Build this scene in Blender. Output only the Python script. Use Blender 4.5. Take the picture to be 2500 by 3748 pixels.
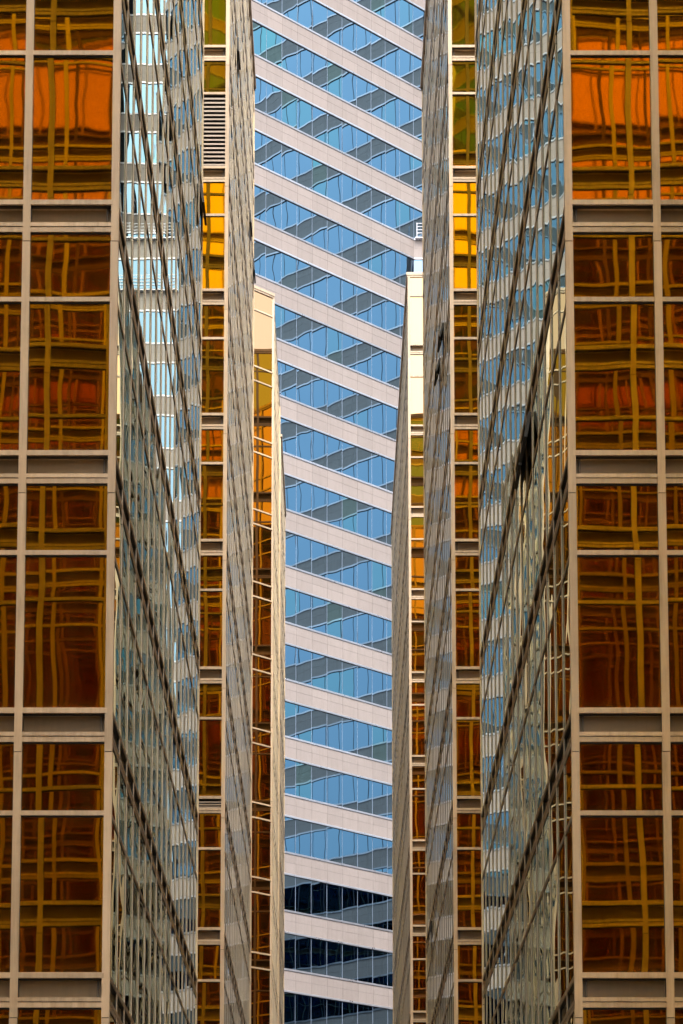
import bpy, math, random
import numpy as np
from mathutils import Matrix, Vector

random.seed(7)
for o in list(bpy.data.objects):
    bpy.data.objects.remove(o)
scene = bpy.context.scene
COL = scene.collection

# ------------------------------------------------------------------ camera
# metres; x right, y along the alley, z up; the lens stands at the origin, 1.6 m above the paving
IMG_W, IMG_H = 2500.0, 3748.0
FOCAL_PX, PITCH, PX, PY = 9400.0, 0.1334, 1230.0, 3932.0
cam = bpy.data.cameras.new('camera')
cam.sensor_fit = 'VERTICAL'
cam.sensor_height = 36.0
cam.sensor_width = 36.0 * IMG_W / IMG_H
cam.lens = FOCAL_PX / IMG_H * 36.0
cam.shift_y = (PY - IMG_H / 2) / IMG_H
cam.shift_x = -(PX - IMG_W / 2) / IMG_H
cam.clip_start = 0.1
cam.clip_end = 6000
camo = bpy.data.objects.new('camera', cam)
COL.objects.link(camo)
camo.location = (0, 0, 0)
camo.rotation_euler = (math.pi / 2 + PITCH, 0, 0)
scene.camera = camo

# ------------------------------------------------------------------ sky and sun (bright overcast)
SUN_EL, SUN_AZ = math.radians(58), math.radians(160)
world = bpy.data.worlds.new('World')
scene.world = world
world.use_nodes = True
nt = world.node_tree
nt.nodes.clear()
wo = nt.nodes.new('ShaderNodeOutputWorld')
bg = nt.nodes.new('ShaderNodeBackground')
sky = nt.nodes.new('ShaderNodeTexSky')
sky.sky_type = 'NISHITA'
sky.sun_disc = False
sky.sun_elevation = SUN_EL
sky.sun_rotation = SUN_AZ
sky.air_density = 1.0
sky.dust_density = 6.0
sky.ozone_density = 1.0
hs = nt.nodes.new('ShaderNodeHueSaturation')
hs.inputs['Saturation'].default_value = 0.48
nt.links.new(sky.outputs[0], hs.inputs['Color'])
nt.links.new(hs.outputs[0], bg.inputs['Color'])
bg.inputs['Strength'].default_value = 0.15
nt.links.new(bg.outputs[0], wo.inputs['Surface'])

sun = bpy.data.lights.new('sun', 'SUN')
sun.energy = 0.5
sun.angle = math.radians(16)
sun.color = (1.0, 0.96, 0.90)
suno = bpy.data.objects.new('sun', sun)
COL.objects.link(suno)
sd = Vector((math.cos(SUN_EL) * math.sin(SUN_AZ), math.cos(SUN_EL) * math.cos(SUN_AZ), math.sin(SUN_EL)))
suno.rotation_euler = sd.to_track_quat('Z', 'Y').to_euler()
suno.location = (0, -30, 90)

vs = scene.view_settings
vs.view_transform = 'Standard'
vs.look = 'None'
vs.gamma = 1.0
vs.exposure = 2.05
vs.use_curve_mapping = False
cy = scene.cycles
cy.max_bounces = 24
cy.glossy_bounces = 24
cy.diffuse_bounces = 4
cy.transmission_bounces = 2
cy.sample_clamp_indirect = 6.0
cy.blur_glossy = 0.0
cy.caustics_reflective = True


# ------------------------------------------------------------------ materials
class NT:
    """tiny helper round a node tree"""
    def __init__(self, name):
        self.m = bpy.data.materials.new(name)
        self.m.use_nodes = True
        self.t = self.m.node_tree
        self.t.nodes.clear()
        self.out = self.n('ShaderNodeOutputMaterial')

    def n(self, kind, **kw):
        nd = self.t.nodes.new(kind)
        for k, v in kw.items():
            setattr(nd, k, v)
        return nd

    def put(self, sock, v):
        if hasattr(v, 'is_linked') or hasattr(v, 'links'):
            self.t.links.new(v, sock)
        else:
            sock.default_value = v

    def math(self, op, a, b=0.0, c=0.0, clamp=False):
        nd = self.n('ShaderNodeMath', operation=op, use_clamp=clamp)
        for i, v in enumerate((a, b, c)):
            self.put(nd.inputs[i], v)
        return nd.outputs[0]

    def vmath(self, op, a, b=None, scale=None):
        nd = self.n('ShaderNodeVectorMath', operation=op)
        self.put(nd.inputs[0], a)
        if b is not None:
            self.put(nd.inputs[1], b)
        if scale is not None:
            self.put(nd.inputs['Scale'], scale)
        return nd.outputs[0]

    def sep(self, v):
        nd = self.n('ShaderNodeSeparateXYZ')
        self.put(nd.inputs[0], v)
        return nd.outputs

    def comb(self, x, y, z):
        nd = self.n('ShaderNodeCombineXYZ')
        for i, v in enumerate((x, y, z)):
            self.put(nd.inputs[i], v)
        return nd.outputs[0]

    def noise(self, vec, scale, detail=2.0, rough=0.5, dims='3D', w=None, color=False):
        nd = self.n('ShaderNodeTexNoise', noise_dimensions=dims)
        self.put(nd.inputs['Vector'], vec)
        nd.inputs['Scale'].default_value = scale
        nd.inputs['Detail'].default_value = detail
        nd.inputs['Roughness'].default_value = rough
        if w is not None:
            self.put(nd.inputs['W'], w)
        return nd.outputs['Color'] if color else nd.outputs[0]

    def ramp(self, f, a, b, lo, hi):
        nd = self.n('ShaderNodeMapRange')
        self.put(nd.inputs[0], f)
        nd.inputs[1].default_value = a
        nd.inputs[2].default_value = b
        nd.inputs[3].default_value = lo
        nd.inputs[4].default_value = hi
        return nd.outputs[0]

    def mixc(self, f, a, b, mode='MIX'):
        nd = self.n('ShaderNodeMix', data_type='RGBA', blend_type=mode)
        self.put(nd.inputs[0], f)
        self.put(nd.inputs[6], a)
        self.put(nd.inputs[7], b)
        return nd.outputs[2]

    def rand(self):
        oi = self.n('ShaderNodeObjectInfo').outputs['Random']
        ge = self.n('ShaderNodeNewGeometry').outputs['Random Per Island']
        return self.math('FRACT', self.math('ADD', oi, ge))


def mirror_glass(name, tint, wob, wob_scale, tilt, pillow, rough=0.0, dirt=0.12,
                 dirt_col=(0.30, 0.14, 0.025, 1), tintvar=None, squash=1.0, edge82=None):
    """coated curtain-wall glass: a mirror of one colour whose panes are each
    a little warped, a little tilted in their frame and dusty along the edges"""
    k = NT(name)
    geo = k.n('ShaderNodeNewGeometry')
    N, P = geo.outputs['Normal'], geo.outputs['Position']
    up = (0.0, 0.0, 1.0)
    th = k.vmath('CROSS_PRODUCT', up, N)
    r = k.rand()
    uv = k.n('ShaderNodeUVMap', uv_map='UVMap').outputs[0]
    u, v, _ = k.sep(uv)
    w = k.math('MULTIPLY', r, 137.0)
    pv = P if squash == 1.0 else k.vmath('MULTIPLY', P, (1.0, 1.0, squash))
    col = k.noise(pv, wob_scale, 0.8, 0.4, '4D', w, True)
    cx, cyy, _ = k.sep(k.vmath('SUBTRACT', col, (0.5, 0.5, 0.5)))
    wn = k.n('ShaderNodeTexWhiteNoise', noise_dimensions='1D')
    k.put(wn.inputs['W'], w)
    tx, tz, tv = k.sep(k.vmath('SUBTRACT', wn.outputs['Color'], (0.5, 0.5, 0.5)))
    # pillowing of the sealed pane: flat in the middle, turned at the rim
    pu = k.math('MULTIPLY', k.math('SUBTRACT', u, 0.5), 2.0)
    pw = k.math('MULTIPLY', k.math('SUBTRACT', v, 0.5), 2.0)
    pu3 = k.math('MULTIPLY', k.math('MULTIPLY', pu, pu), pu)
    pw3 = k.math('MULTIPLY', k.math('MULTIPLY', pw, pw), pw)
    pl = k.math('MULTIPLY', k.math('ADD', tv, 0.35), pillow)
    ax = k.math('ADD', k.math('MULTIPLY', cx, wob), k.math('MULTIPLY', tx, tilt))
    ax = k.math('ADD', ax, k.math('MULTIPLY', pu3, pl))
    az = k.math('ADD', k.math('MULTIPLY', cyy, wob), k.math('MULTIPLY', tz, tilt))
    az = k.math('ADD', az, k.math('MULTIPLY', pw3, pl))
    nn = k.vmath('ADD', N, k.vmath('SCALE', th, scale=ax))
    nn = k.vmath('ADD', nn, k.comb(0.0, 0.0, az))
    nn = k.vmath('NORMALIZE', nn)
    bs = k.n('ShaderNodeBsdfPrincipled')
    bs.inputs['Metallic'].default_value = 1.0
    bs.inputs['Roughness'].default_value = rough
    if edge82:
        bs.inputs['Specular Tint'].default_value = edge82
    if tintvar:
        f = k.ramp(r, 0.91, 0.95, 0.0, 1.0)
        k.put(bs.inputs['Base Color'], k.mixc(f, tint, tintvar))
    else:
        bs.inputs['Base Color'].default_value = tint
    k.put(bs.inputs['Normal'], nn)
    if dirt <= 0:
        k.t.links.new(bs.outputs[0], k.out.inputs[0])
        return k.m
    df = k.n('ShaderNodeBsdfDiffuse')
    df.inputs['Color'].default_value = dirt_col
    au, av = k.math('ABSOLUTE', pu), k.math('ABSOLUTE', pw)
    edge = k.math('POWER', k.math('MAXIMUM', au, av), 14.0)
    streak = k.noise(k.vmath('MULTIPLY', P, (9.0, 9.0, 0.45)), 1.0, 4.0, 0.6, '4D', w)
    streak = k.ramp(streak, 0.42, 0.78, 0.0, 1.0)
    blot = k.ramp(k.noise(P, 1.7, 3.0, 0.6, '4D', w), 0.40, 0.75, 0.0, 1.0)
    f = k.math('ADD', k.math('MULTIPLY', edge, 0.9), k.math('MULTIPLY', streak, k.math('ADD', blot, 0.15)))
    f = k.math('MULTIPLY', k.math('ADD', f, 0.10), dirt, clamp=True)
    mx = k.n('ShaderNodeMixShader')
    k.put(mx.inputs[0], f)
    k.t.links.new(bs.outputs[0], mx.inputs[1])
    k.t.links.new(df.outputs[0], mx.inputs[2])
    k.t.links.new(mx.outputs[0], k.out.inputs[0])
    return k.m


def metal_paint(name, base, dark, rough=0.42, metallic=0.0, speck=0.5):
    """champagne-coloured aluminium: patchy, rain-streaked, chalky in places"""
    k = NT(name)
    P = k.n('ShaderNodeNewGeometry').outputs['Position']
    r = k.rand()
    w = k.math('MULTIPLY', r, 61.0)
    a = k.noise(P, 1.3, 4.0, 0.6)
    s = k.noise(k.vmath('MULTIPLY', P, (14.0, 14.0, 1.1)), 1.0, 4.0, 0.65, '4D', w)
    f = k.math('MULTIPLY', k.ramp(s, 0.38, 0.72, 0.0, 1.0), k.ramp(a, 0.35, 0.7, 0.25, 1.0))
    c = k.mixc(k.math('MULTIPLY', f, speck), base, dark)
    ch = k.ramp(k.noise(P, 23.0, 4.0, 0.7), 0.60, 0.72, 0.0, 0.30)
    c = k.mixc(ch, c, tuple(min(1.0, x * 1.45) for x in base[:3]) + (1,))
    hv = k.n('ShaderNodeHueSaturation')
    k.put(hv.inputs['Color'], c)
    k.put(hv.inputs['Value'], k.ramp(r, 0.0, 1.0, 0.83, 1.13))
    bs = k.n('ShaderNodeBsdfPrincipled')
    k.put(bs.inputs['Base Color'], hv.outputs[0])
    bs.inputs['Metallic'].default_value = metallic
    k.put(bs.inputs['Roughness'], k.ramp(a, 0.3, 0.7, rough - 0.08, rough + 0.12))
    k.t.links.new(bs.outputs[0], k.out.inputs[0])
    return k.m


def flat(name, col, rough=0.7):
    k = NT(name)
    P = k.n('ShaderNodeNewGeometry').outputs['Position']
    f = k.ramp(k.noise(P, 3.0, 4.0, 0.6), 0.3, 0.7, 0.0, 1.0)
    bs = k.n('ShaderNodeBsdfPrincipled')
    k.put(bs.inputs['Base Color'], k.mixc(f, tuple(x * 0.85 for x in col[:3]) + (1,), col))
    bs.inputs['Roughness'].default_value = rough
    k.t.links.new(bs.outputs[0], k.out.inputs[0])
    return k.m


def granite(name, base):
    k = NT(name)
    P = k.n('ShaderNodeNewGeometry').outputs['Position']
    r = k.rand()
    a = k.ramp(k.noise(P, 38.0, 2.0, 0.7), 0.30, 0.70, 0.0, 1.0)
    b = k.ramp(k.noise(P, 0.8, 4.0, 0.6), 0.3, 0.7, 0.0, 1.0)
    c = k.mixc(a, tuple(x * 0.80 for x in base) + (1,), tuple(min(1, x * 1.16) for x in base) + (1,))
    c = k.mixc(k.math('MULTIPLY', b, 0.22), c, (base[0] * 0.86, base[1] * 0.80, base[2] * 0.78, 1))
    st = k.ramp(k.noise(k.vmath('MULTIPLY', P, (5.0, 5.0, 0.5)), 1.0, 4.0, 0.6), 0.48, 0.78, 0.0, 0.32)
    c = k.mixc(st, c, (base[0] * 0.6, base[1] * 0.56, base[2] * 0.52, 1))
    hv = k.n('ShaderNodeHueSaturation')
    k.put(hv.inputs['Color'], c)
    k.put(hv.inputs['Value'], k.ramp(r, 0.0, 1.0, 0.95, 1.05))
    bs = k.n('ShaderNodeBsdfPrincipled')
    k.put(bs.inputs['Base Color'], hv.outputs[0])
    bs.inputs['Roughness'].default_value = 0.55
    k.t.links.new(bs.outputs[0], k.out.inputs[0])
    return k.m


GOLD = (0.655, 0.458, 0.035, 1)
EDGE = (0.55, 0.67, 0.63, 1)     # reflectance at a glancing angle, greyed by the coating
PALE = (0.52, 0.33, 0.17, 1)
M = {
    'gold': mirror_glass('gold_mirror_glass', GOLD, 0.0065, 1.0, 0.003, 0.006, rough=0.013, dirt=0.11),
    'gold_pale': mirror_glass('pale_gold_mirror_glass', PALE, 0.0065, 1.0, 0.003, 0.006, dirt=0.08),
    'gold_side_far': mirror_glass('gold_mirror_glass_far_side', GOLD, 0.0018, 1.0, 0.0012, 0.001, dirt=0.05, edge82=(0.46, 0.54, 0.50, 1)),
    'gold_side': mirror_glass('gold_mirror_glass_side', GOLD, 0.006, 1.1, 0.003, 0.003, dirt=0.05, edge82=EDGE),
    'blue': mirror_glass('blue_mirror_glass', (0.172, 0.270, 0.350, 1), 0.012, 0.7, 0.005, 0.008, dirt=0.0,
                         tintvar=(0.158, 0.292, 0.338, 1)),
    'frame': metal_paint('champagne_aluminium', (0.49, 0.372, 0.248, 1), (0.22, 0.155, 0.092, 1), speck=0.85),
    'spandrel': metal_paint('spandrel_metal', (0.29, 0.215, 0.130, 1), (0.19, 0.145, 0.095, 1), 0.5),
    'frame_shaded': metal_paint('shaded_aluminium', (0.34, 0.275, 0.205, 1), (0.16, 0.12, 0.085, 1), speck=0.6),  # frame aluminium darkened for the dim alley, shade put into its colour
    'spandrel_shaded': metal_paint('shaded_spandrel_metal', (0.10, 0.08, 0.06, 1), (0.055, 0.042, 0.03, 1), 0.5),  # spandrel metal with the shadow of the deep recess painted in
    'gasket_shade': flat('black_gasket_shade', (0.014, 0.012, 0.011, 1), 0.6),  # gaskets, and the painted shadow lines under sills, mouldings and transoms
    'core': flat('dark_core', (0.03, 0.026, 0.022, 1), 0.8),
    'granite': granite('pink_grey_granite', (0.232, 0.196, 0.180)),
    'joint': flat('grey_joint', (0.12, 0.11, 0.105, 1), 0.8),
    'ledge': metal_paint('bright_metal_ledge', (0.46, 0.455, 0.49, 1), (0.34, 0.34, 0.37, 1), 0.32, 0.75),
    'dark_mullion': flat('dark_blue_mullion', (0.02, 0.025, 0.04, 1), 0.5),
    'navy': mirror_glass('navy_mirror_glass', (0.05, 0.11, 0.19, 1), 0.008, 1.0, 0.003, 0.004, dirt=0.0),
    'mullion': metal_paint('blue_grey_mullion', (0.20, 0.25, 0.33, 1), (0.12, 0.15, 0.2, 1), 0.4),
    'louvre': metal_paint('louvre_metal', (0.33, 0.27, 0.21, 1), (0.20, 0.155, 0.11, 1), 0.45),
    'paving': flat('grey_paving', (0.10, 0.095, 0.09, 1), 0.85),
    'roof': flat('roof_concrete', (0.26, 0.25, 0.235, 1), 0.85),
}

# ------------------------------------------------------------------ mesh helpers
BOXF = [(0, 1, 5, 4), (1, 2, 6, 5), (2, 3, 7, 6), (3, 0, 4, 7), (4, 5, 6, 7), (3, 2, 1, 0)]


class MB:
    """collects boxes and quads in facade space (u right, w towards the viewer, v up)"""
    def __init__(self):
        self.v, self.f, self.m, self.uv = [], [], [], []

    def box(self, u0, u1, w0, w1, v0, v1, mi=0):
        b = len(self.v)
        self.v += [(u0, -w1, v0), (u1, -w1, v0), (u1, -w0, v0), (u0, -w0, v0),
                   (u0, -w1, v1), (u1, -w1, v1), (u1, -w0, v1), (u0, -w0, v1)]
        for q in BOXF:
            self.f.append(tuple(b + i for i in q))
            self.m.append(mi)
        return self

    def pane(self, u0, u1, v0, v1, w=0.0, t=0.012, mi=0):
        """a sheet of glass with thickness; its front carries 0..1 uv"""
        self.box(u0, u1, w - t, w, v0, v1, mi)
        return self

    def prism(self, pts, z0, z1, mi=0):
        """upright prism over a polygon given anticlockwise in x, y"""
        b, n = len(self.v), len(pts)
        self.v += [(x, y, z0) for x, y in pts] + [(x, y, z1) for x, y in pts]
        for i in range(n):
            j = (i + 1) % n
            self.f.append((b + i, b + j, b + n + j, b + n + i))
            self.m.append(mi)
        self.f.append(tuple(b + n + i for i in range(n)))
        self.m.append(mi)
        self.f.append(tuple(b + n - 1 - i for i in range(n)))
        self.m.append(mi)
        return self

    def deep(self, k):
        """scale how far the pieces stand proud of the glass"""
        self.v = [(x, y * k if y < 0 else y, z) for x, y, z in self.v]
        return self

    def xform(self, mat):
        a = np.array(self.v, dtype=float)
        if len(a):
            R = np.array(mat)
            a = a @ R[:3, :3].T + R[:3, 3]
            self.v = [tuple(x) for x in a]
        return self

    def add(self, other, mat=None):
        b = len(self.v)
        if mat is None:
            self.v += other.v
        else:
            R = np.array(mat)
            a = np.array(other.v) @ R[:3, :3].T + R[:3, 3]
            self.v += [tuple(x) for x in a]
        self.f += [tuple(b + i for i in q) for q in other.f]
        self.m += other.m
        return self

    def mesh(self, name, mats):
        me = bpy.data.meshes.new(name)
        me.from_pydata(self.v, [], self.f)
        for m in mats:
            me.materials.append(M[m])
        if len(mats) > 1:
            me.polygons.foreach_set('material_index', self.m)
        # every quad gets its own 0..1 square (the front of a pane is the quad that matters)
        uvl = me.uv_layers.new(name='UVMap')
        uv = np.zeros((len(me.loops), 2), dtype=np.float32)
        ls = np.empty(len(me.polygons), dtype=np.int32)
        lt = np.empty(len(me.polygons), dtype=np.int32)
        me.polygons.foreach_get('loop_start', ls)
        me.polygons.foreach_get('loop_total', lt)
        q = ls[lt == 4]
        for i, c in enumerate(((0, 0), (1, 0), (1, 1), (0, 1))):
            uv[q + i] = c
        uvl.data.foreach_set('uv', uv.ravel())
        me.update()
        return me


def link(name, me, parent=None, mat=None):
    o = bpy.data.objects.new(name, me)
    COL.objects.link(o)
    if parent is not None:
        o.parent = parent
        base = Matrix.Translation(-parent.location)
        o.matrix_local = base @ (mat if mat is not None else Matrix())
    elif mat is not None:
        o.matrix_world = mat
    return o


def thing(name, label, cat, loc, group=None):
    o = bpy.data.objects.new(name, None)
    COL.objects.link(o)
    o.location = loc
    o['label'] = label
    o['category'] = cat
    if group:
        o['group'] = group
    return o


def facing(x, y, ang, z=0.0):
    """facade space -> world: u turned by ang about the vertical, origin at x, y"""
    return Matrix.Translation((x, y, z)) @ Matrix.Rotation(ang, 4, 'Z')


GROUND = -1.6
BAY, FLOOR = 1.208, 3.5
L0 = 16.19                      # a floor line: top of the sill under the spandrel
ROOF = 47.3


def level(n):
    return L0 + FLOOR * n


# ------------------------------------------------------------------ the setting: paving far below the frame
g = MB()
g.v = [(-1500, -1500, GROUND), (1500, -1500, GROUND), (1500, 1500, GROUND), (-1500, 1500, GROUND)]
g.f, g.m = [(0, 1, 2, 3)], [0]
o = link('plaza_paving', g.mesh('plaza_paving', ['paving']))
o['kind'] = 'structure'

# ------------------------------------------------------------------ one bay of the gold curtain wall
# offsets below a floor line: sill, recessed spandrel, two-step moulding, small pane, transom, tall pane
SILL, SPAN, MOULD = 0.078, 0.252, 0.150
V_MOULD = -(SILL + SPAN)
V_SMALL = V_MOULD - MOULD
V_TRANS = V_SMALL - 0.895
TRANS = 0.083
V_TALL = V_TRANS - TRANS
POST_W, POST_D = 0.102, 0.050
SIDE = {'gold_side': 0.30, 'gold_side_far': 0.33}  #                 # the mullions of the alley sides are much shallower
H = POST_W / 2


def t_pane_small(b):
    return MB().pane(H - 0.004, b - H + 0.004, V_TRANS - 0.004, V_SMALL + 0.004)


def t_pane_tall(b):
    return MB().pane(H - 0.004, b - H + 0.004, -FLOOR - 0.004, V_TALL + 0.004)


def t_spandrel(b):
    return MB().box(H - 0.004, b - H + 0.004, -0.150, -0.130, V_MOULD - 0.03, -SILL + 0.03)


def t_sill(b):
    m = MB().box(H, b - H, -0.13, 0.052, -SILL, -0.012)
    m.box(H, b - H, -0.07, 0.030, -0.012, 0.0)
    m.box(H, b - H, -0.045, 0.010, -SILL - 0.018, -SILL, 1)  # black strip painting the shadow line under the sill
    return m


def t_mould(b):
    m = MB().box(H, b - H, -0.13, 0.048, V_MOULD - 0.052, V_MOULD)
    m.box(H, b - H, -0.07, 0.030, V_MOULD - 0.062, V_MOULD - 0.052, 1)
    m.box(H, b - H, -0.07, 0.040, V_SMALL + 0.020, V_MOULD - 0.062)
    m.box(H, b - H, -0.03, 0.010, V_SMALL - 0.002, V_SMALL + 0.020, 1)  # dark line for the shade beneath the moulding
    return m


def t_trans(b):
    m = MB().box(H, b - H, -0.05, 0.040, V_TALL + 0.020, V_TRANS)
    m.box(H, b - H, -0.03, 0.010, V_TALL - 0.002, V_TALL + 0.020, 1)  # dark line for the shade beneath the transom
    return m


def t_post():
    m = MB().box(-H, H, -0.14, POST_D, V_SMALL - 0.12 - FLOOR + 0.012, V_SMALL - 0.12)
    m.box(-H + 0.008, H - 0.008, -0.08, POST_D - 0.012, V_SMALL - 0.12 - FLOOR, V_SMALL - 0.12 - FLOOR + 0.012, 1)
    m.box(-H - 0.006, -H, -0.03, 0.012, V_SMALL - 0.12 - FLOOR + 0.012, V_SMALL - 0.12, 1)
    m.box(H, H + 0.006, -0.03, 0.012, V_SMALL - 0.12 - FLOOR + 0.012, V_SMALL - 0.12, 1)
    return m


PIECES = [('glass_pane_small', t_pane_small, None), ('glass_pane_tall', t_pane_tall, None),
          ('spandrel_panel', t_spandrel, ['spandrel']), ('sill', t_sill, ['frame', 'gasket_shade']),
          ('moulding', t_mould, ['frame', 'gasket_shade']), ('transom', t_trans, ['frame', 'gasket_shade'])]
PLAIN = {'glass_pane_small': 'glass_pane', 'glass_pane_tall': 'glass_pane'}
MESHES = {}
SIDE_MATS = {'frame': 'frame_shaded', 'spandrel': 'spandrel_shaded'}  # alley sides take the copies with shade in their colour


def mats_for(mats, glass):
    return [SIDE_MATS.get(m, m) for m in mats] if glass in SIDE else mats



def shared(kind, bay, glass):
    key = (kind, round(bay, 4), glass)
    dk = SIDE.get(glass, 1.0)
    if key not in MESHES:
        if kind == 'post':
            MESHES[key] = t_post().deep(dk).mesh('post', mats_for(['frame', 'gasket_shade'], glass))
        else:
            f, mats = [(p[1], p[2]) for p in PIECES if p[0] == kind][0]
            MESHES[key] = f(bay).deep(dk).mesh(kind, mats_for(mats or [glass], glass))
    return MESHES[key]


N_TOP = 9          # the floor line at the roof
N_BOT = -4


def facade(tower, x, y, ang, nb, glass, singles=lambda i, n: False, first_post=True, last_post=True,
           bay=BAY, skip=(), ground=GROUND, swap=None):
    """a curtain-wall face of nb bays whose left end, seen from outside, stands at x, y.
    Bays picked by singles(i, n) are objects of their own; the rest are joined."""
    base = facing(x, y, ang)
    rest_f, rest_g, rest_s = MB(), MB(), MB()
    dk = SIDE.get(glass, 1.0)
    tf = {p[0]: p[1](bay).deep(dk) for p in PIECES}
    tp = t_post().deep(dk)
    for n in range(N_BOT, N_TOP + 1):
        z = level(n)
        for i in range(nb):
            loc = base @ Matrix.Translation((i * bay, 0, z))
            one = singles(i, n)
            for kind, _, mats in PIECES:
                if n == N_TOP and kind in ('spandrel_panel', 'sill', 'moulding'):
                    continue
                if (i, n, kind) in skip:
                    continue
                if one:
                    link(PLAIN.get(kind, kind), shared(kind, bay, glass), tower, loc)
                else:
                    tgt = rest_g if mats is None else (rest_s if kind == 'spandrel_panel' else rest_f)
                    tgt.add(tf[kind], Matrix.Translation((i * bay, 0, z)))
        for i in range(nb + 1):
            if (i == 0 and not first_post) or (i == nb and not last_post):
                continue
            one = singles(min(i, nb - 1), n) or singles(max(i - 1, 0), n)
            du = random.uniform(-0.003, 0.003)
            m = Matrix.Translation((i * bay + du, 0, z))
            if one:
                link('post', shared('post', bay, glass), tower, base @ m)
            else:
                rest_f.add(tp, m)
        # the piece of post above the last joint is closed by the coping
    # top stub of the posts and the roof coping
    zt = level(N_TOP) + V_SMALL - 0.12
    cop = MB().box(-0.06, nb * bay + 0.06, -0.25, 0.075, ROOF - 0.12, ROOF)
    cop.box(-0.05, nb * bay + 0.05, -0.2, 0.05, ROOF - 0.20, ROOF - 0.125)
    for i in range(nb + 1):
        if (i == 0 and not first_post) or (i == nb and not last_post):
            continue
        cop.box(i * bay - H, i * bay + H, -0.08, POST_D - 0.008, zt + 0.002, ROOF - 0.20)
    link('roof_coping', cop.mesh('roof_coping', ['frame']), tower, base)
    for nm, mb, mats in (('frame_grid', rest_f, ['frame', 'gasket_shade']), ('far_glazing', rest_g, [glass]),
                         ('far_spandrels', rest_s, ['spandrel'])):
        if mb.f:
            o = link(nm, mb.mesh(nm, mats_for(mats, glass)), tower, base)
            o['kind'] = 'stuff'


def core(tower, pts):
    m = MB().prism(pts, GROUND, ROOF - 0.25)
    link('core', m.mesh('core', ['core']), tower)
    m = MB().prism(pts, ROOF - 0.245, ROOF - 0.2)
    link('roof', m.mesh('roof', ['roof']), tower)


def corner(tower, x, y, sx, sy):
    """square corner post, one piece per floor, at an outer corner open towards sx, sy"""
    m = MB()
    a, d = POST_W, POST_D
    z0, z1 = V_SMALL - 0.12 - FLOOR + 0.012, V_SMALL - 0.12
    xs = sorted((-sx * 0.080, sx * d * 0.45))
    ys = sorted((-sy * 0.045, sy * d))
    m.v, m.f, m.m = [], [], []
    key = ('corner', sx, sy)
    if key not in MESHES:
        m.prism([(xs[0], ys[0]), (xs[1], ys[0]), (xs[1], ys[1]), (xs[0], ys[1])], z0, z1)
        e = 0.008
        m.prism([(xs[0] + e, ys[0] + e), (xs[1] - e, ys[0] + e), (xs[1] - e, ys[1] - e), (xs[0] + e, ys[1] - e)],
                z0 - 0.012, z0, 1)
        MESHES[key] = m.mesh('corner_post', ['frame', 'gasket_shade'])
    for n in range(N_BOT, N_TOP + 1):
        du = random.uniform(-0.002, 0.002)
        link('corner_post', MESHES[key], tower, Matrix.Translation((x + du, y, level(n))))
    zt = level(N_TOP) + V_SMALL - 0.12
    t = MB().prism([(xs[0], ys[0]), (xs[1], ys[0]), (xs[1], ys[1]), (xs[0], ys[1])], zt + 0.002, ROOF - 0.20)
    link('corner_post', t.mesh('corner_post_top', ['frame']), tower, Matrix.Translation((x, y, 0)))


def sash(tower, x, y, ang, i, n, opening, bay=BAY, dz=0.0):
    """a small pane hung from its head and pushed open: sash frame and glass"""
    b0, b1 = H + 0.004, bay - H - 0.004
    hgt = 0.42
    m = MB()
    t = 0.04
    m.box(b0, b1, -0.02, 0.03, -t, 0)
    m.box(b0, b1, -0.02, 0.03, -hgt, -hgt + t)
    m.box(b0, b0 + t, -0.02, 0.03, -hgt + t, -t)
    m.box(b1 - t, b1, -0.02, 0.03, -hgt + t, -t)
    loc = facing(x, y, ang) @ Matrix.Translation((i * bay, -0.03, level(n) + V_SMALL + dz)) @ \
        Matrix.Rotation(-opening, 4, 'X')
    o = link('open_sash', m.mesh('open_sash', ['gasket_shade']), tower, loc)
    g = MB().box(b0 + t, b1 - t, 0.0, 0.012, -hgt + t, -t)
    p = bpy.data.objects.new('glass_pane', g.mesh('sash_pane', ['gold_side']))
    COL.objects.link(p)
    p.parent = o
    # dark opening behind the vent
    rv = MB().box(b0, b1, 0.002, 0.006, V_SMALL - hgt + dz, V_SMALL + dz)
    link('window_reveal', rv.mesh('window_reveal', ['core']), tower, facing(x, y, ang) @ Matrix.Translation((i * bay, 0, level(n))))
    return o


def louvre(tower, x, y, ang, i, n, v0, v1, pitch, bay=BAY):
    base = facing(x, y, ang) @ Matrix.Translation((i * bay, 0, level(n)))
    back = MB().box(H, bay - H, -0.10, -0.085, v0, v1)
    link('louvre_back', back.mesh('louvre_back', ['gasket_shade']), tower, base)
    s = MB()
    s.v = [(H, 0.07, pitch * .62), (bay - H, 0.07, pitch * .62), (bay - H, 0.055, pitch * .74), (H, 0.055, pitch * .74),
           (H, -0.03, 0.0), (bay - H, -0.03, 0.0), (bay - H, -0.03, pitch * .40), (H, -0.03, pitch * .40)]
    s.f = [(4, 5, 6, 7), (7, 6, 2, 3), (0, 1, 5, 4), (3, 2, 1, 0), (0, 4, 7, 3), (1, 2, 6, 5)]
    s.m = [0] * 6
    me = s.mesh('louvre_slat', ['louvre'])
    k = int((v1 - v0) / pitch)
    for j in range(k):
        link('louvre_slat', me, tower, base @ Matrix.Translation((0, 0, v0 + 0.01 + j * (v1 - v0 - .02) / k)))


HP = math.pi / 2
XL, XR = -2.93, 3.085          # glass planes of the two rows along the alley
NB = 26                        # bays across each tower front


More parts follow.
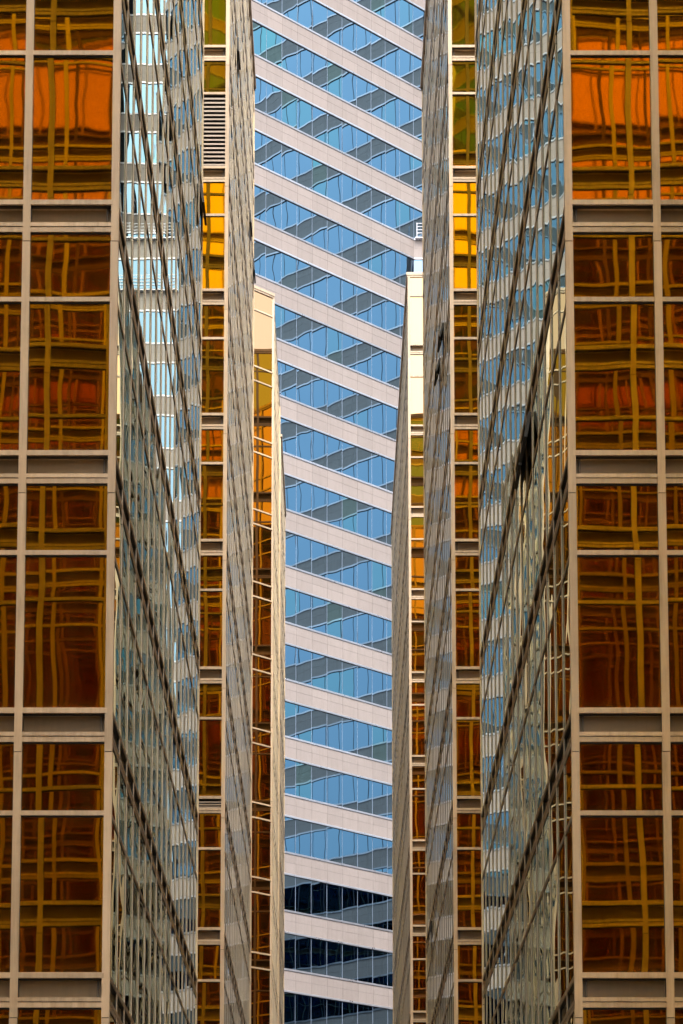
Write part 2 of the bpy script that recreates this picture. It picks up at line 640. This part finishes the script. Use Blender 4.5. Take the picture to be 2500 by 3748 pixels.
def gold_tower(side, y0, nbd, label, seen_front, seen_side, group, x=None, skipf=(), skips=(), back='gold', front='gold', gside='gold_side_far'):
    """a block of the row on one side of the alley: front, alley side and back"""
    X = x if x is not None else (XL if side < 0 else XR)
    y1 = y0 + nbd * BAY
    far = X + side * NB * BAY
    t = thing('gold_glass_tower', label, 'tower', (X + side * NB * BAY / 2, (y0 + y1) / 2, GROUND), group)
    c = 0.17
    if side < 0:
        core(t, [(far + c, y0 + c), (X - c, y0 + c), (X - c, y1 - c), (far + c, y1 - c)])
        facade(t, far, y0, 0, NB, front, lambda i, n: seen_front(NB - 1 - i, n), last_post=False, skip=skipf)
        facade(t, X, y0, HP, nbd, gside, seen_side, first_post=False, last_post=False, skip=skips)
        facade(t, X, y1, math.pi, NB, back, first_post=False)
        corner(t, X, y0, 1, -1)
        corner(t, X, y1, 1, 1)
    else:
        core(t, [(X + c, y0 + c), (far - c, y0 + c), (far - c, y1 - c), (X + c, y1 - c)])
        facade(t, X, y0, 0, NB, front, seen_front, first_post=False, skip=skipf)
        facade(t, X, y1, -HP, nbd, gside, lambda i, n: seen_side(nbd - 1 - i, n), first_post=False, last_post=False,
               skip=skips)
        facade(t, far, y1, math.pi, NB, back, last_post=False)
        corner(t, X, y0, -1, -1)
        corner(t, X, y1, -1, 1)
    return t


never = lambda i, n: False
Y0, Y1, Y2, Y3 = 32.57 - 12.7 - 17 * BAY, 32.57, 65.80, 101.55
ROW = 'gold glass towers along the alley'

# towers beside the camera: out of the frame, but mirrored in every pane that faces them
gold_tower(-1, Y0, 17, 'gold glass tower beside the viewer on the left, only mirrored in the panes', never, never, ROW)
gold_tower(1, Y0, 17, 'gold glass tower beside the viewer on the right, only mirrored in the panes', never, never, ROW)

# long wings added out of frame to keep side light out of the courts
for side in (-1, 1):
    n = 112
    ya, yb = Y0 - 0.2, Y0 - 0.2 + n * BAY
    xw = (XL if side < 0 else XR) + side * (NB * BAY + 0.5)
    w = thing('added_shade_wing', ('long added gold glass wing shading the courts behind the %s towers, seen only in reflections'
                                  % ('left' if side < 0 else 'right')), 'tower', (xw + side * 6, (ya + yb) / 2, GROUND), 'added gold glass wings shading the courts')
    xs = sorted((xw + side * 0.17, xw + side * 12))
    core(w, [(xs[0], ya), (xs[1], ya), (xs[1], yb), (xs[0], yb)])
    if side < 0:
        facade(w, xw, ya, HP, n, 'gold')
    else:
        facade(w, xw, yb, -HP, n, 'gold')

# nearest pair
f1 = lambda i, n: i < 3 and -2 <= n <= 2
s1 = lambda i, n: -2 <= n <= 4
YE = Y1 + 17 * BAY
t1l = gold_tower(-1, Y1, 17, 'nearest gold glass tower filling the left edge of the picture', f1, s1, ROW, gside='gold_side')
sash(t1l, XL, Y1, HP, 16, 3, math.radians(8))
t1r = gold_tower(1, Y1, 17, 'nearest gold glass tower filling the right edge of the picture', f1, s1, ROW, gside='gold_side')
for b in (5, 6):
    sash(t1r, XR, YE, -HP, 16 - b, 0, math.radians(10))

# middle pair
f2 = lambda i, n: i < 2 and -2 <= n <= 8
YE2 = Y2 + 17 * BAY
lv = {(NB - 1, 6, 'glass_pane_tall'), (NB - 1, 0, 'spandrel_panel')}
t2l = gold_tower(-1, Y2, 17, 'second gold tower on the left with a louvred vent high on its front', f2, never, ROW,
                 skipf=lv)
louvre(t2l, XL - NB * BAY, Y2, 0, NB - 1, 6, -FLOOR, V_TALL, 0.118)
louvre(t2l, XL - NB * BAY, Y2, 0, NB - 1, 0, V_MOULD, -SILL - 0.022, 0.075)
for b in (4, 13, 16):
    sash(t2l, XL, Y2, HP, b, 7, math.radians(5))
t2r = gold_tower(1, Y2, 17, 'second gold tower on the right behind the nearest one', f2, never, ROW)
for b in (3, 5):
    sash(t2r, XR, YE2, -HP, 16 - b, 4, math.radians(16), dz=1.15)
sash(t2r, XR, YE2, -HP, 16 - 12, 0, math.radians(14))

# third on the right: a long block whose roof shows
f3 = lambda i, n: i < 1 and -1 <= n <= 9
gold_tower(1, Y3, 26, 'third gold tower on the right, its roof edge showing before the striped building', f3, never, ROW, x=3.0, back='navy', front='gold_pale')

# ------------------------------------------------------------------ third on the left: a cut corner facing the alley
F3 = 3.12
S3 = 0.63


def cut_tower():
    cx, cyy = -2.66, 103.6
    nbf, nbs = 9, 10
    q = math.sqrt(0.5)
    ex, ey = cx - q * nbf * BAY, cyy - q * nbf * BAY
    yb = cyy + nbs * BAY * 0.97
    t = thing('gold_glass_tower', 'third gold tower on the left with a slanting cut corner and pale top panes', 'tower',
              (cx - 9, cyy + 4, GROUND), ROW)
    c = 0.12
    far = -34.0
    core(t, [(far, ey + c), (ex - c * .41, ey + c), (cx - c, cyy + c * .41), (cx - c, yb - c), (far, yb - c)])
    nfl = 17
    # faces: cut corner (turned 45 degrees), alley side, front and back
    faces = [('cut', ex, ey, math.pi / 4, nbf, BAY, 'gold_pale'), ('side', cx, cyy, HP, nbs, BAY * 0.97, 'gold_side_far'),
             ('front', ex - 20 * BAY, ey, 0, 20, BAY, 'gold'), ('back', cx, yb, math.pi, 26, BAY, 'gold')]
    for kind, x, y, ang, nb, bay, gl in faces:
        base = facing(x, y, ang)
        fr, gg = MB(), MB()
        for i in range(nb):
            top = ROOF - 0.20
            z = top - 0.80
            spans = [(top, z)]
            while z > GROUND + 3:
                spans.append((z - 0.075, z - 0.075 - 2.415))
                z2 = z - 0.075 - 2.415 - 0.075
                spans.append((z2, z2 - (S3 - 0.075)))
                z = z2 - (S3 - 0.075)
            for j, (a, b) in enumerate(spans):
                one = kind == 'cut' and i >= nb - 2 and a > 8
                if one:
                    pm = MB().pane(H - .004, bay - H + .004, b - .004 - a, .004)
                    link('glass_pane', pm.mesh('glass_pane', [gl]), t, base @ Matrix.Translation((i * bay, 0, a)))
                    rm = MB().box(H, bay - H, -.05, .038, -.075 + .014, 0).box(H, bay - H, -.03, .010, -.077, -.061, 1)
                    link('transom', rm.mesh('transom', ['frame', 'gasket_shade']), t, base @ Matrix.Translation((i * bay, 0, b)))
                else:
                    gg.pane(i * bay + H - .004, i * bay + bay - H + .004, b - .004, a + .004)
                    fr.box(i * bay + H, i * bay + bay - H, -.05, .038, b - .061, b)
                    fr.box(i * bay + H, i * bay + bay - H, -.03, .010, b - .077, b - .061, 1)
        lo = 0 if kind == 'front' else 1
        for i in range(lo, nb):
            fr.box(i * bay - H, i * bay + H, -.08, POST_D, GROUND, ROOF - .2)
        fr.box(-.02, nb * bay + .02, -.25, .075, ROOF - .12, ROOF)
        fr.box(-.02, nb * bay + .02, -.2, .05, ROOF - .20, ROOF - .125)
        fr.deep(SIDE.get(gl, 1.0))
        for nm, mb, mats in (('frame_grid', fr, ['frame', 'gasket_shade']), ('far_glazing', gg, [gl])):
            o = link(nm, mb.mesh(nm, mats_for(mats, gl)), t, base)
            o['kind'] = 'stuff'
    # corner posts, a piece per floor
    for (px, py, pts) in ((cx, cyy, [(-.075, -.045), (.03, -.045), (.05, .0), (.05, .075), (-.02, .075)]),
                          (cx, yb, [(-.05, -.05), (.05, -.05), (.05, .05), (-.05, .05)]),
                          (ex, ey, [(-.06, -.05), (.02, -.05), (.06, .0), (.0, .05), (-.06, .05)])):
        pm = MB().prism(pts, -F3 + .012, 0).prism([(a * .85, b * .85) for a, b in pts], -F3, -F3 + .012, 1)
        me = pm.mesh('corner_post', ['frame', 'gasket_shade'])
        z = ROOF - .2
        while z > GROUND + F3:
            link('corner_post', me, t, Matrix.Translation((px, py, z)))
            z -= F3


cut_tower()
gold_tower(-1, 119.3, 9, 'far gold tower, a thin sliver left of the striped building', lambda i, n: i < 1 and n >= 0, never, ROW, x=-2.69, back='navy')

# ------------------------------------------------------------------ the striped office building closing the view
YA, ANG, HA, FA, MOD = 168.744, 0.77863, 91.567, 3.9, 1.468
BAND = 1.56
ua = Vector((math.sin(ANG), math.cos(ANG)))
T_C = 7.93
cA = Vector((0, YA)) + ua * T_C
striped = thing('striped_office_building', 'blue glass office building with slanting pale stone bands closing the view', 'building',
                (cA.x, cA.y + 10, GROUND))
ang_face = HP - ANG            # facade u runs along ua
NTOPA = 7                      # floors above band 0
NBOTA = 23


def t_gran(w):
    m = MB().box(0.006, w - 0.006, -0.03, 0.06, -BAND * 0.46 + 0.006, -0.145)
    m.box(0.006, w - 0.006, -0.03, 0.06, -BAND + 0.125, -BAND * 0.46 - 0.006)
    m.box(0, w, -0.04, 0.046, -BAND + 0.02, -0.02, 1)
    return m


def t_blue(w):
    return MB().pane(0.015, w - 0.015, -FA - 0.01, -BAND + 0.01, 0.0, 0.015)


def t_mull(w):
    return MB().box(-w, w, -0.02, 0.012, -FA + 0.001, -BAND - 0.001)


def t_ledge(w):
    m = MB().box(0, w, -0.04, 0.10, -0.075, 0.0)
    return m


def stone_face(x, y, ang, nb, n0, n1, one, mod=MOD, mull='mullion', mw=0.010):
    base = facing(x, y, ang)
    gm, bm, mm = t_gran(mod), t_blue(mod), t_mull(mw)
    meshes = {'stone_panel': gm.mesh('stone_panel', ['granite', 'joint']), 'glass_pane': bm.mesh('glass_pane', ['blue']),
              'mullion': mm.mesh('mullion', [mull])}
    R = {'stone_panel': MB(), 'glass_pane': MB(), 'mullion': MB()}
    led = MB()
    for n in range(n0, n1 + 1):
        z = HA - n * FA
        for i in range(nb):
            for k, mb in (('stone_panel', gm), ('glass_pane', bm), ('mullion', mm)):
                if one(i, n):
                    link(k, meshes[k], striped, base @ Matrix.Translation((i * mod, 0, z)))
                else:
                    R[k].add(mb, Matrix.Translation((i * mod, 0, z)))
        lt = MB().box(0, nb * mod, -0.04, 0.10, -0.12, 0.0).box(0, nb * mod, -0.02, 0.065, -0.15, -0.12, 1)
        lb = MB().box(0, nb * mod, -0.04, 0.09, -BAND, -BAND + 0.12).box(0, nb * mod, -0.02, 0.02, -BAND - 0.035, -BAND, 2)
        for nm, lm in (('ledge', lt), ('window_head', lb)):
            if any(one(i, n) for i in range(nb)):
                link(nm, lm.mesh(nm, ['ledge', 'joint', 'gasket_shade']), striped, base @ Matrix.Translation((0, 0, z)))
            else:
                led.add(lm, Matrix.Translation((0, 0, z)))
    for k, mats, nm in (('stone_panel', ['granite', 'joint'], 'far_stone_bands'), ('glass_pane', ['blue'], 'far_glazing'),
                        ('mullion', [mull], 'far_mullions')):
        if R[k].f:
            o = link(nm, R[k].mesh(nm, mats), striped, base)
            o['kind'] = 'stuff'
    if led.f:
        o = link('far_ledges', led.mesh('far_ledges', ['ledge', 'joint', 'gasket_shade']), striped, base)
        o['kind'] = 'stuff'


# main slanting face: panels counted from the far right corner back towards the left
NA = 34
oA = cA - ua * (NA * MOD)
stone_face(oA.x, oA.y, ang_face, NA, -NTOPA, NBOTA, lambda i, n: i >= NA - 11 and -2 <= n <= 18)
# flat face between the two wings
NC = 4
MC = 1.30
stone_face(cA.x, cA.y, 0, NC, 2, NBOTA, lambda i, n: i < 1 and 2 <= n <= 8, MC)
# above the terrace the slanting face runs on past the corner
stone_face(cA.x, cA.y, ang_face, 1, -NTOPA, 1, lambda i, n: n >= -2)
cU = cA + ua * MOD
cB = cA + Vector((NC * MC, 0))
# right wing, square to the main face, mirrored in its windows
NBW = 24
ub = Vector((ua.y, -ua.x))
stone_face(cB.x, cB.y, ang_face - HP, NBW, -NTOPA, NBOTA, never, mull='dark_mullion', mw=0.03)
eB = cB + ub * (NBW * MOD)
cV = cB - ub * MOD
stone_face(cV.x, cV.y, ang_face - HP, 1, -NTOPA, 1, never, mull='dark_mullion', mw=0.03)
TOPA = HA + NTOPA * FA + 1.0
c = 0.12
nA = Vector((ua.y, -ua.x))
bk = 14
zt = HA - 2 * FA - 0.15
cores = [([(oA.x - nA.x * c, oA.y - nA.y * c), (cA.x - c * .4, cA.y + c), (cB.x, cB.y + c), (cB.x, cB.y + 22),
           (cA.x - 6, cA.y + 22), (oA.x - 12, oA.y + 12)], GROUND, zt),
         ([(oA.x - nA.x * c, oA.y - nA.y * c), (cU.x - nA.x * c, cU.y - nA.y * c), (cU.x - 8, cU.y + 16), (oA.x - 12, oA.y + 12)],
          zt + .01, TOPA),
         ([(cB.x + c * .4, cB.y + c), (eB.x + ua.x * c, eB.y + ua.y * c), (eB.x + 12, eB.y + 12), (cB.x + 6, cB.y + 22),
           (cB.x + .01, cB.y + 22)], GROUND, zt),
         ([(cV.x + ua.x * c, cV.y + ua.y * c), (eB.x + ua.x * c, eB.y + ua.y * c), (eB.x + 12, eB.y + 12), (cV.x + 8, cV.y + 16)],
          zt + .01, TOPA)]
for pts, low, top in cores:
    m = MB().prism(pts, low, top)
    link('core', m.mesh('core', ['core']), striped)
    if top > 90:
        m = MB().prism(pts, top + .005, top + 0.4)
        link('roof_slab', m.mesh('roof_slab', ['granite']), striped)

# pale upper storeys set back behind the terrace
SB = 4.0
stone_face(cA.x + 0.3, cA.y + SB, 0, 4, -4, 1, never, (cB.x - cA.x - 0.3) / 4)
m = MB().prism([(cA.x + .3, cA.y + SB + c), (cB.x, cA.y + SB + c), (cB.x, cA.y + SB + 6), (cA.x + .3, cA.y + SB + 6)], zt + .02, HA + 4 * FA + .02)
link('core', m.mesh('core', ['core']), striped)

# railings standing on some bands of the flat face
for n in (2, 3):
    z = HA - n * FA
    m = MB()
    for j in range(4):
        m.box(0.2, NC * MC - 0.1, 0.30, 0.33, 0.30 + j * 0.24, 0.33 + j * 0.24)
    for j in range(6):
        u = 0.2 + j * (NC * MC - 0.34) / 5
        m.box(u, u + 0.04, 0.295, 0.335, 0.0, 1.08)
    m.box(0.1, NC * MC, 0.06, 0.36, -0.08, 0.0)
    link('railing', m.mesh('railing', ['ledge']), striped, facing(cA.x, cA.y, 0, z))
